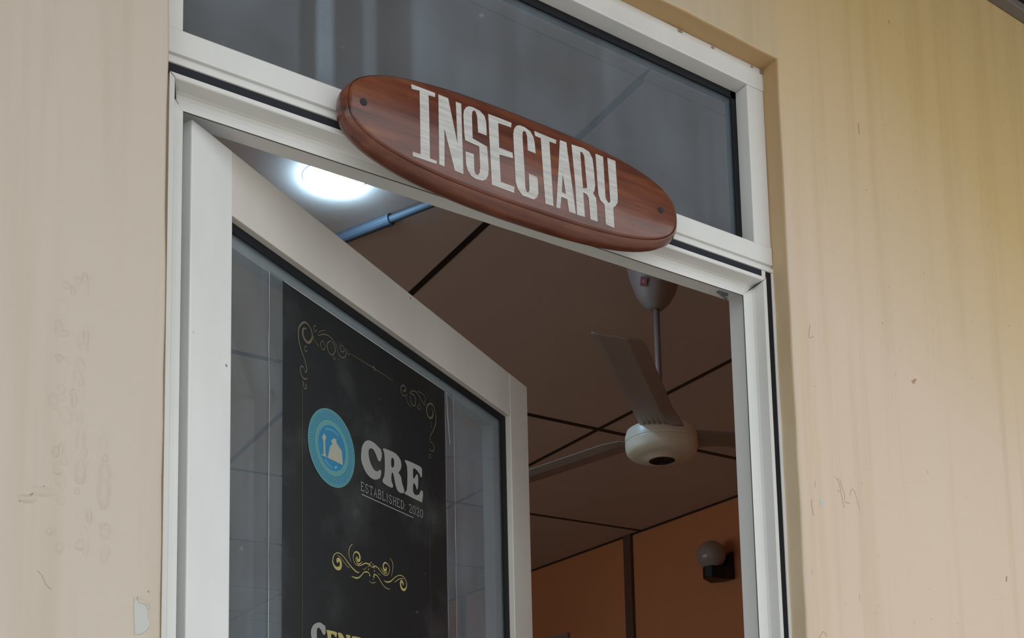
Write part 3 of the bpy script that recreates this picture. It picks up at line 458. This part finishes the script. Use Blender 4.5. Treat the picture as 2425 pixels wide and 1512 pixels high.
# crossbar: wide face, fine groove, narrow lower lip
frame_box('crossbar', XLF, -0.0012, -0.0015, 0.070, -0.3235, ZB - 0.0004, parent=w1)
frame_box('crossbar_lip', XLF, 0.0025, -0.0010, 0.070, -0.3350, -0.3285, parent=w1, bev=0.0008)
frame_box('crossbar_groove', XLF, -0.0012, 0.0030, 0.068, -0.3290, -0.3230, parent=w1, bev=0)
gy = 0.0275
bm = bmesh.new()
for a in ((XI, XR, ZT - 0.012, ZT), (XI, XR, ZB, ZB + 0.004), (XI, XI + 0.002, ZB, ZT), (XR - 0.0105, XR, ZB, ZT)): box(bm, a[0], a[1], gy - 0.002, gy + 0.012, a[2], a[3])
obj('gasket', bm, M['black'], w1)
obj('pane', bx(XI - 0.004, XR + 0.004, gy + 0.001, gy + 0.005, ZB - 0.004, ZT + 0.004), M['glass_t'], w1)

# ================================================================== door frame
d1 = empty('trim_5', (0, 0, 0)); tag(d1, 'white moulded door frame with a stop and a black outer channel', kind='structure')
sec = [(0.0155, 0.000), (0.0203, 0.000), (0.0212, 0.0012), (0.0222, 0.0185), (0.0238, 0.0228), (0.0268, 0.0252), (0.0315, 0.0270), (0.0368, 0.0284), (0.0368, 0.0300), (0.0345, 0.0305), (0.0345, 0.0330), (0.0222, 0.0330), (0.0222, 0.0753), (0.0, 0.0753), (0.0, 0.012), (0.0155, 0.012)]
HZ = -0.3300
def mem(path): bm = bmesh.new(); sweep(bm, sec, path); return bm
g_ = 0.0002
obj('head', mem([(XL + g_, HZ, 1, -1), (0.0 - g_, HZ, -1, -1)]), M['frame'], d1)
obj('jamb', mem([(0.0, HZ, -1, -1), (0.0, FLOOR, -1, 0)]), M['frame'], d1)
obj('jamb', mem([(XL, HZ, 1, -1), (XL, FLOOR, 1, 0)]), M['frame'], d1)
for pth, nm in (([(XL + g_, HZ, 1, -1), (0.0 - g_, HZ, -1, -1)], 'stop_seal'), ([(0.0, HZ, -1, -1), (0.0, FLOOR, -1, 0)], 'stop_seal'), ([(XL, HZ, 1, -1), (XL, FLOOR, 1, 0)], 'stop_seal')):
    bm = bmesh.new(); sweep(bm, [(0.0340, 0.0286), (0.0372, 0.0286), (0.0372, 0.0302), (0.0340, 0.0302)], pth); obj(nm, bm, M['seal_line'], d1)
for x_, s_ in ((0.0, -1), (XL, 1)):      # mitre joints in the two top corners
    bm = bmesh.new(); q_ = 0.0004
    sweep(bm, [(a, y - 0.0002 if 0.001 < y < 0.03 else y - 0.0004) for a, y in sec[:7]] + [(0.030, 0.031)], [(x_ + s_ * q_, HZ, s_, -1), (x_, HZ - q_, s_, -1)])
    obj('mitre_joint', bm, M['seal_line'], d1)
obj('outer_lip', bx(-0.0045, 0.0022, -0.001, 0.02, FLOOR, -0.3355), M['frame'], d1, bevel=0.0008)
obj('sealant_line', bx(0.0024, 0.0042, -0.0004, 0.004, FLOOR, -0.3355), M['sealant'], d1)
bm = bmesh.new(); box(bm, -0.0156, -0.0045, 0.0012, 0.0115, FLOOR, -0.3352); obj('channel', bm, M['black'], d1)
bm = bmesh.new(); box(bm, XL, -0.0235, 0.0012, 0.0115, -0.3456, -0.3352); obj('channel', bm, M['slot'], d1)
bm = bmesh.new(); box(bm, -0.0235, -0.0158, 0.001, 0.0115, -0.3450, -0.3352); obj('corner_key', bm, M['frame'], d1)
bm = bmesh.new(); tube(bm, [(-0.055, 0.062, -0.3535), (-0.045, 0.062, -0.3575), (-0.036, 0.066, -0.3570)], 0.0016, 6); tube(bm, [(-0.060, 0.060, -0.3528), (-0.040, 0.060, -0.3528)], 0.003, 6); obj('latch_keeper', bm, M['hinge'], d1)

# ================================================================== door leaf (open inwards)
TH = math.radians(32.6); TLc = Vector((-0.8575, 0.040, -0.3645)); LH = -(TLc.z - FLOOR) + 0.012
dl = empty('door_1', (TLc.x, TLc.y, 0), TH); tag(dl, 'white framed glazed door leaf standing ajar into the room', kind='structure')
Z0 = TLc.z
def leafbox(name, s0, s1, o0, o1, z0, z1, mt, bev=0.0012): return frame_box(name, s0, s1, o0, o1, Z0 + z0, Z0 + z1, mt, dl, bev)
leafbox('stile', 0.0, 0.067, 0.0, 0.040, LH, 0.0, M['leafp'], 0.0016)
leafbox('stile', 0.793, 0.865, 0.0, 0.040, LH, 0.0, M['rail'])
leafbox('top_rail', 0.0672, 0.7928, 0.0004, 0.040, -0.079, 0.0, M['rail'])
leafbox('bottom_rail', 0.0672, 0.7928, 0.0004, 0.040, LH, LH + 0.12, M['rail'])
leafbox('middle_rail', 0.0672, 0.7928, 0.0004, 0.040, -1.10, -1.03, M['rail'])
GO = 0.0105
bm = bmesh.new()
for a in ((0.067, 0.793, -0.091, -0.079), (0.775, 0.793, -1.03, -0.091), (0.067, 0.069, -1.03, -0.091), (0.067, 0.793, -1.03, -1.022)): box(bm, a[0], a[1], GO, GO + 0.002, Z0 + a[2], Z0 + a[3])
obj('gasket', bm, M['black'], dl)
bm = bmesh.new()
for a in ((0.067, 0.793, -0.104, -0.079), (0.7545, 0.793, -1.03, -0.104), (0.067, 0.078, -1.03, -0.104), (0.067, 0.793, -1.03, -1.01)): box(bm, a[0], a[1], GO + 0.0075, GO + 0.028, Z0 + a[2], Z0 + a[3])
obj('glazing_bead', bm, M['bead'], dl, bevel=0.001)
obj('pane', bx(0.063, 0.797, GO + 0.0035, GO + 0.0065, Z0 - 1.034, Z0 - 0.075), M['glass_d'], dl)
obj('pane', bx(0.063, 0.797, GO + 0.0035, GO + 0.0065, Z0 + LH + 0.116, Z0 - 1.096), M['glass_d'], dl)
bm = bmesh.new(); box(bm, -0.0012, 0.0, 0.020, 0.026, Z0 - 0.235, Z0 - 0.125); obj('hinge', bm, M['hinge'], dl, bevel=0.0004)
bm = bmesh.new(); box(bm, -0.0012, 0.0, 0.020, 0.026, Z0 - 1.85, Z0 - 1.74); obj('hinge', bm, M['hinge'], dl, bevel=0.0004)

# ================================================================== poster stuck behind the door glass
po = empty('poster', (TLc.x, TLc.y, 0), TH)
tag(po, 'tall black poster with CRE lettering and a blue seal behind the door glass', 'poster')
PO = 0.0132      # poster plane depth from leaf face
def pp(off): return lambda s, z: Vector((s, PO - off, Z0 + z))
obj('backing_sheet', bx(0.1755, 0.5795, PO, PO + 0.0006, Z0 - 1.0, Z0 - 0.1055), M['poster'], po)
FO = PO - 0.0004
bm = bmesh.new(); box(bm, 0.148, 0.1752, FO, FO + 0.0002, Z0 - 1.02, Z0 - 0.1045); box(bm, 0.5798, 0.6075, FO, FO + 0.0002, Z0 - 1.02, Z0 - 0.1045)
o = obj('clear_film_margin', bm, M['film'], po); o['label'] = 'clear plastic film margin beside the black print'
bm = bmesh.new()
def wob(x, w, z0, z1, seed):
    r_ = random.Random(seed); n = 30
    ribbon(bm, [(x + r_.uniform(-.0008, .0008), z0 + (z1 - z0) * k / n, w * r_.uniform(.5, 1.3)) for k in range(n + 1)], pp(0.0008), 2)
wob(0.6072, 0.0016, -0.106, -1.0, 1); wob(0.5805, 0.0006, -0.106, -1.0, 2); wob(0.1483, 0.0012, -0.106, -1.0, 3)
ribbon(bm, [(0.585, -0.107, .002), (0.588, -0.15, .003), (0.594, -0.19, .002)], pp(0.0008)); ribbon(bm, [(0.583, -0.107, .001), (0.600, -0.110, .001), (0.6072, -0.116, .001)], pp(0.0008))
ribbon(bm, [(0.176, -0.1062, .0012), (0.38, -0.1062, .0018), (0.579, -0.1062, .0012)], pp(0.0008))
obj('film_edge', bm, M['filmedge'], po)
for nm, loops in zip('CRE', (CRE['C'], CRE['R'], CRE['E'])):
    bm = bmesh.new(); L2 = [[p[:2] for p in spline([(*p, 0) for p in lp + [lp[0]]], 2)[:-1]] for lp in loops]
    poly_fill(bm, L2, pp(0.0006)); obj('letter', bm, M['pwhite'], po)
# small serif line, drawn as strokes: unit box 1 wide 1 high
GL = {'E': ([[(0.15, 0), (0.15, 1)], [(0, 1), (0.85, 1), (0.85, 0.8)], [(0, 0), (0.9, 0), (0.9, 0.22)], [(0.15, 0.52), (0.62, 0.52)]],),
 'S': ([[(0.82, 0.80), (0.7, 0.96), (0.45, 1.0), (0.2, 0.92), (0.12, 0.74), (0.25, 0.58), (0.6, 0.46), (0.82, 0.34), (0.84, 0.16), (0.65, 0.02), (0.4, -0.02), (0.18, 0.08), (0.1, 0.26)]],),
 'T': ([[(0.02, 0.8), (0.02, 1), (0.92, 1), (0.92, 0.8)], [(0.47, 1), (0.47, 0)], [(0.25, 0), (0.69, 0)]],),
 'A': ([[(0.10, 0), (0.48, 1), (0.88, 0)], [(0.22, 0.33), (0.72, 0.33)], [(0, 0), (0.25, 0)], [(0.7, 0), (1, 0)]],),
 'B': ([[(0.15, 0), (0.15, 1)], [(0, 1), (0.55, 1), (0.76, 0.9), (0.76, 0.64), (0.55, 0.54), (0.15, 0.54)], [(0.55, 0.54), (0.85, 0.44), (0.86, 0.12), (0.6, 0), (0, 0)]],),
 'L': ([[(0.18, 0), (0.18, 1)], [(0, 1), (0.38, 1)], [(0, 0), (0.86, 0), (0.86, 0.25)]],),
 'I': ([[(0.5, 0), (0.5, 1)], [(0.28, 1), (0.72, 1)], [(0.28, 0), (0.72, 0)]],),
 'H': ([[(0.15, 0), (0.15, 1)], [(0.83, 0), (0.83, 1)], [(0.15, 0.52), (0.83, 0.52)], [(0, 0), (0.3, 0)], [(0, 1), (0.3, 1)], [(0.68, 0), (1, 0)], [(0.68, 1), (1, 1)]],),
 'D': ([[(0.15, 0), (0.15, 1)], [(0, 1), (0.5, 1), (0.8, 0.85), (0.9, 0.5), (0.8, 0.15), (0.5, 0), (0, 0)]],),
 ':': ([[(0.3, 0.0), (0.3, 0.14)], [(0.3, 0.56), (0.3, 0.70)]],),
 '2': ([[(0.12, 0.74), (0.2, 0.94), (0.48, 1.02), (0.76, 0.9), (0.8, 0.68), (0.6, 0.42), (0.15, 0.0), (0.88, 0.0), (0.88, 0.18)]],),
 '0': ([[(0.5, 1.02), (0.22, 0.9), (0.1, 0.5), (0.22, 0.1), (0.5, -0.02), (0.78, 0.1), (0.9, 0.5), (0.78, 0.9), (0.5, 1.02)]],)}
bm = bmesh.new(); x = 0.3427; H_ = 0.0117
for ch in 'ESTABLISHED: 2020':
    adv = {' ': 0.0062, ':': 0.0055, 'I': 0.0068}.get(ch, 0.0106)
    if ch != ' ':
        for stt in GL[ch][0]:
            ribbon(bm, [(x + a * (adv - 0.0018), -0.3317 + b * H_, 0.0011) for a, b in stt], pp(0.0006), 2 if ch in 'S20' else 1)
    x += adv
obj('small_lettering', bm, M['pwhite'], po)
bm = bmesh.new(); ribbon(bm, [(0.3443, -0.3372, 0.0013), (0.412, -0.3376, 0.0013), (0.4796, -0.338, 0.0013)], pp(0.0006)); obj('underline', bm, M['pwhite'], po)
bm = bmesh.new()
for s_ in FLOURISH: ribbon(bm, s_, pp(0.0006), 4)
obj('flourish', bm, M['pgold'], po)
bm = bmesh.new()
for s_ in ORNAMENT: ribbon(bm, s_, pp(0.0006), 4)
obj('corner_ornament', bm, M['pgoldd'], po)
bm = bmesh.new(); ribbon(bm, [(0.2135, -0.22, 0.0009), (0.2135, -0.99, 0.0009)], pp(0.0005)); ribbon(bm, [(0.5270, -0.30, 0.0007), (0.5270, -0.99, 0.0007)], pp(0.0005)); obj('border_line', bm, M['pgoldl'], po)
for k in 'CENT':
    bm = bmesh.new(); L2 = [[p[:2] for p in spline([(*p, 0) for p in lp + [lp[0]]], 2)[:-1]] for lp in CENT[k]]
    poly_fill(bm, L2, pp(0.0006)); obj('letter', bm, M['pwhite'] if k == 'C' else M['pgold'], po)
# round seal
def ring(bm, cx, cz, r0, r1, off, seg=72):
    T = pp(off); a = [[bm.verts.new(T(cx + r * math.cos(2 * math.pi * k / seg), cz + r * math.sin(2 * math.pi * k / seg))) for k in range(seg)] for r in (r0, r1)]
    for k in range(seg): bm.faces.new((a[0][k], a[0][(k + 1) % seg], a[1][(k + 1) % seg], a[1][k]))
def disc(bm, cx, cz, r, off, seg=72):
    T = pp(off); bm.faces.new([bm.verts.new(T(cx + r * math.cos(2 * math.pi * k / seg), cz + r * math.sin(2 * math.pi * k / seg))) for k in range(seg)])
ex, ez, er_ = 0.2765, -0.2925, 0.0520
bm = bmesh.new(); disc(bm, ex, ez, er_, 0.0006); se = obj('seal', bm, M['eblue'], po)
bm = bmesh.new(); ring(bm, ex, ez, er_ * 0.965, er_, 0.0008); ring(bm, ex, ez, er_ * 0.925, er_ * 0.95, 0.0008); ring(bm, ex, ez, er_ * 0.60, er_ * 0.72, 0.0008)
for k in range(78):
    a = 2 * math.pi * k / 78
    ribbon(bm, [(ex + er_ * f * math.cos(a + g2), ez + er_ * f * math.sin(a + g2), 0.0014) for f, g2 in ((0.745, -0.02), (0.80, 0.03), (0.86, -0.01), (0.915, 0.04))], pp(0.0008), 2)
obj('seal_ring', bm, M['eteal'], se)
bm = bmesh.new(); disc(bm, ex, ez, er_ * 0.585, 0.0009); obj('seal_disc', bm, M['eblue'], se)
bm = bmesh.new(); ring(bm, ex, ez, er_ * 0.585, er_ * 0.60, 0.0010)
for s_ in EMB_STROKE:
    n = 9; P_ = spline(s_, 4)
    for k in range(0, len(P_) - 1, 1): ribbon(bm, [(P_[k][0], P_[k][1], 0.0020 if k % 2 else 0.0035), (P_[k][0] * 0.4 + P_[k + 1][0] * 0.6, P_[k][1] * 0.4 + P_[k + 1][1] * 0.6, 0.003)], pp(0.0010), 1)
obj('seal_lettering', bm, M['epale'], se)
bm = bmesh.new()
for lp in EMB_POLY: poly_fill(bm, [lp], pp(0.0011))
obj('seal_figure', bm, M['ecream'], se)

# ================================================================== wooden sign
sg = empty('wooden_sign', (-0.4585, 0, -0.3285)); tag(sg, 'varnished red-brown wooden oval sign lettered INSECTARY, screwed to the white crossbar', 'sign')
def sup(a, b, p, n=128):
    return [(a * math.copysign(abs(math.cos(t)) ** (2 / p), math.cos(t)), b * math.copysign(abs(math.sin(t)) ** (2 / p), math.sin(t))) for t in [2 * math.pi * k / n for k in range(n)]]
SX, SZ = 0.4585, 0.3285
bm = bmesh.new(); rings = []
for y, a_, b_, p_, cx_, cz_ in ((-0.002, .236, .058, 2.4, -.4606, -.3310), (-0.005, .2445, .0640, 2.4, -.4605, -.3308), (-0.010, .2490, .0680, 2.4, -.4604, -.3305), (-0.016, .2506, .0697, 2.42, -.4604, -.3300),
                       (-0.022, .2498, .0690, 2.45, -.4605, -.3292), (-0.027, .2475, .0668, 2.5, -.4608, -.3282), (-0.0305, .2450, .0642, 2.6, -.4612, -.3272), (-0.0325, .2425, .0614, 2.7, -.4615, -.3268),
                       (-0.0310, .2413, .0603, 2.72, -.4617, -.3267), (-0.0342, .2398, .0590, 2.75, -.4617, -.3266), (-0.0352, .2375, .0568, 2.8, -.4617, -.3266)):
    rings.append([bm.verts.new((x + cx_ + SX, y, z + cz_ + SZ)) for x, z in sup(a_, b_, p_)])
for a, b in zip(rings, rings[1:]):
    for k in range(128): bm.faces.new((a[k], a[(k + 1) % 128], b[(k + 1) % 128], b[k]))
bm.faces.new(rings[0]); bm.faces.new(rings[-1])
o = obj('board', bm, M['wood'], sg, smooth=True)
mo = o.modifiers.new('edge', 'EDGE_SPLIT'); mo.split_angle = math.radians(50)
for k in ('I', 'N', 'S', 'E', 'C', 'T', 'A', 'R', 'Y'):
    bm = bmesh.new(); poly_fill(bm, [[tuple(p) for p in lp] for lp in SIGN[k]], lambda x, z: Vector((x + SX, -0.0358, z + SZ)), h=0.0004, nrm=(0, 1, 0))
    obj('letter', bm, M['signpaint'], sg)
for x, z in ((-0.686, -0.3268), (-0.248, -0.3252)):
    bm = bmesh.new(); tube(bm, [(x + SX, -0.0349, z + SZ), (x + SX, -0.0362, z + SZ)], 0.0042, 16); o = obj('screw', bm, M['screw'], sg)

# ================================================================== things in the room
# round ceiling lamp
la = empty('ceiling_lamp', (-0.196, 1.272, CZ)); tag(la, 'glowing white round lamp on the ceiling just under the door head', 'lamp')
bm = bmesh.new(); lathe(bm, [(0.0732, -0.001), (0.0732, -0.0030), (0.0750, -0.0034), (0.0765, -0.0025), (0.0765, -0.001)], 56); obj('rim', bm, M['lamprim'], la, smooth=True)
bm = bmesh.new(); lathe(bm, [(0, -0.0230), (0.04, -0.0218), (0.060, -0.0180), (0.0700, -0.012), (0.0728, -0.005), (0.0730, -0.003), (0, -0.003)], 56); obj('diffuser', bm, M['led'], la, smooth=True)
# conduit with its coupling
cd = empty('ceiling_conduit', (0, 0, 0)); tag(cd, 'short blue-grey conduit pipe with a coupling running across the ceiling near the lamp', 'conduit')
pA, pB = Vector((-0.16, 1.669, 0.4145)), Vector((0.115, 1.085, 0.4145)); pm = pA + (pB - pA) * 0.535
bm = bmesh.new(); tube(bm, [pA, pm], 0.0150, 16); obj('wide_pipe', bm, M['conduit'], cd, smooth=False)
bm = bmesh.new(); tube(bm, [pm, pB], 0.0100, 16); obj('pipe', bm, M['conduit'], cd, smooth=False)
u_ = (pB - pA).normalized(); bm = bmesh.new(); tube(bm, [pm - u_ * 0.004, pm + u_ * 0.012], 0.0158, 16); obj('coupling', bm, M['conduit'], cd)
# ceiling fan
FX, FY = 0.662, 1.074
fan = empty('ceiling_fan', (FX, FY, 0)); tag(fan, 'cream ceiling fan with three dull metal blades and a white cone canopy', 'fan')
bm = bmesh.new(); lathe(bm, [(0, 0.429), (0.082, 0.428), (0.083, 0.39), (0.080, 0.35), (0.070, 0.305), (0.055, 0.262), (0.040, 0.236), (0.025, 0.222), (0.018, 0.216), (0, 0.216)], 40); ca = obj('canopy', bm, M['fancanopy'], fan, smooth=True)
bm = bmesh.new()
lf = Vector((-0.8309, 0.5557, 0)).normalized(); tc_ = Vector((-0.5550, -0.8246, 0)).normalized()
nr = (lf * 0.036 + tc_ * 0.050).normalized(); tg = nr.cross(Vector((0, 0, 1))); upv = (Vector((0, 0, 1)) + nr * 0.40).normalized()
c0 = nr * 0.0632 + Vector((0, 0, 0.273)); on = nr.copy(); on.z = -0.4; on.normalize()
for (w, h_, off, mi) in ((0.0100, 0.0120, 0.0, 0), (0.0042, 0.0045, 0.0005, 1)):
    ca_, sa_ = math.cos(0.35), math.sin(0.35)
    f = bm.faces.new([bm.verts.new(c0 + on * off + tg * (a * w * ca_ - b_ * h_ * sa_) + upv * (a * w * sa_ + b_ * h_ * ca_)) for a, b_ in ((-1, -1), (1, -1), (1, 1), (-1, 1))]); f.material_index = mi
o = obj('label_sticker', bm, [M['redlabel'], M['redmark']], ca); o['label'] = 'small red diamond sticker'
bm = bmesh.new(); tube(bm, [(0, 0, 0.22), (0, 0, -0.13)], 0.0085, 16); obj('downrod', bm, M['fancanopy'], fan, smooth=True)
bm = bmesh.new(); lathe(bm, [(0, -0.118), (0.045, -0.119), (0.080, -0.124), (0.094, -0.132), (0.0985, -0.145), (0.0990, -0.163), (0.0975, -0.1645), (0.0975, -0.1662), (0.0990, -0.168), (0.0985, -0.180), (0.095, -0.192), (0.086, -0.201), (0.070, -0.206), (0.050, -0.2075), (0.043, -0.2135), (0.038, -0.2150), (0.0355, -0.2150)], 64)
mh = obj('motor_housing', bm, M['fanbody'], fan, smooth=True); e_ = mh.modifiers.new('edge', 'EDGE_SPLIT'); e_.split_angle = math.radians(40)
bm = bmesh.new(); lathe(bm, [(0.0356, -0.2152), (0.033, -0.209), (0.012, -0.2085), (0.010, -0.211), (0, -0.211)], 40); obj('bottom_cap', bm, M['blackp'], fan, smooth=True)
def blade_mesh():
    bm = bmesh.new(); prof = []
    L0, L1 = 0.085, 0.672; nu, nv = 40, 48; grid = []
    for i in range(nu + 1):
        t = i / nu; row = []
        lo, hi = -0.044, 0.060 + 0.014 * max(0, 1 - t / 0.2)
        for j in range(nv + 1):
            v = j / nv; y = lo + (hi - lo) * v; Le = 0.682 - 0.050 * v
            if v < 0.17: Le -= 0.020 * (1 - math.sqrt(max(0, 1 - ((0.17 - v) / 0.17) ** 2)))
            if v > 0.66: Le -= 0.055 * (1 - math.sqrt(max(0, 1 - ((v - 0.66) / 0.34) ** 2)))
            x = L0 + (Le - L0) * t
            z = -0.12 * y                                                            # pitch
            if v < 0.12: z += 0.004 * (1 - v / 0.12)                                # pressed edge flange
            if v > 0.70: z += 0.012 * (v - 0.70) / 0.30 * min(1, t * 6)
            if t < 0.11 and 0.12 < v < 0.75: z += 0.0060 * max(0, math.sin(v * math.pi * 16)) * (1 - t / 0.11)   # root ridges
            row.append(bm.verts.new((x, y, z)))
        grid.append(row)
    for a, b in zip(grid, grid[1:]):
        for j in range(nv): bm.faces.new((a[j], a[j + 1], b[j + 1], b[j]))
    r = bmesh.ops.extrude_face_region(bm, geom=list(bm.faces))
    for v in [g_ for g_ in r['geom'] if isinstance(g_, bmesh.types.BMVert)]: v.co.z += 0.0016
    return bm
first = None
for k, a in enumerate((-138.2, 101.8, -18.2)):
    if first is None: b_ = first = obj('blade', blade_mesh(), M['fanmetal'], fan, smooth=True)
    else: b_ = first.copy(); COL.objects.link(b_); b_.parent = fan
    b_.location = (0, 0, -0.146); b_.rotation_euler = (0, 0, math.radians(a))
# wall lamp: globe on a black bracket
wlm = empty('wall_lamp', (2.65, 2.95, 0.0)); tag(wlm, 'unlit milky globe lamp on a black bracket on the orange wall', 'lamp')
bm = bmesh.new()
for zz, k in ((-0.030, 0.0), (0.030, 1.0)): pass
hexp = [(0.0, -0.045), (-0.075, -0.060), (-0.150, -0.035), (-0.165, 0.0), (-0.150, 0.035), (-0.075, 0.060), (0.0, 0.045)]
lo = [bm.verts.new((x, y, 0.0 - 0.012 * (1 if abs(y) > 0.05 else 0))) for x, y in hexp]; hi = [bm.verts.new((x, y, 0.062)) for x, y in hexp]
bm.faces.new(lo); bm.faces.new(hi)
for k in range(7): bm.faces.new((lo[k], lo[(k + 1) % 7], hi[(k + 1) % 7], hi[k]))
obj('holder', bm, M['blackp'], wlm, bevel=0.004)
bm = bmesh.new(); pr = [(0.0, -0.0), (-0.04, 0.0), (-0.045, 0.09), (-0.035, 0.125), (-0.015, 0.145), (0.0, 0.148)]
a = [bm.verts.new((x, -0.045, z)) for x, z in pr]; b = [bm.verts.new((x, 0.045, z)) for x, z in pr]; bm.faces.new(a); bm.faces.new(b)
for k in range(6): bm.faces.new((a[k], a[(k + 1) % 6], b[(k + 1) % 6], b[k]))
obj('back_plate', bm, M['blackp'], wlm, bevel=0.004)
bm = bmesh.new(); bmesh.ops.create_uvsphere(bm, u_segments=40, v_segments=24, radius=0.076); o = obj('globe', bm, M['globe'], wlm, smooth=True); o.location = (-0.118, 0, 0.122)
# framed board low on the orange wall
nb = empty('notice_board', (2.65, 4.83, -0.45)); tag(nb, 'framed board hanging low on the orange wall, only its top corner in view', 'board')
bm = bmesh.new()
for a in ((-0.40, 0.40, 0.365, 0.395), (-0.40, 0.40, -0.395, -0.365), (-0.40, -0.375, -0.365, 0.365), (0.375, 0.40, -0.365, 0.365)): box(bm, -0.022, -0.001, *a)
obj('frame', bm, M['board'], nb, bevel=0.002)
obj('panel', bx(-0.012, -0.002, -0.375, 0.375, -0.365, 0.365), M['darkbrown'], nb)
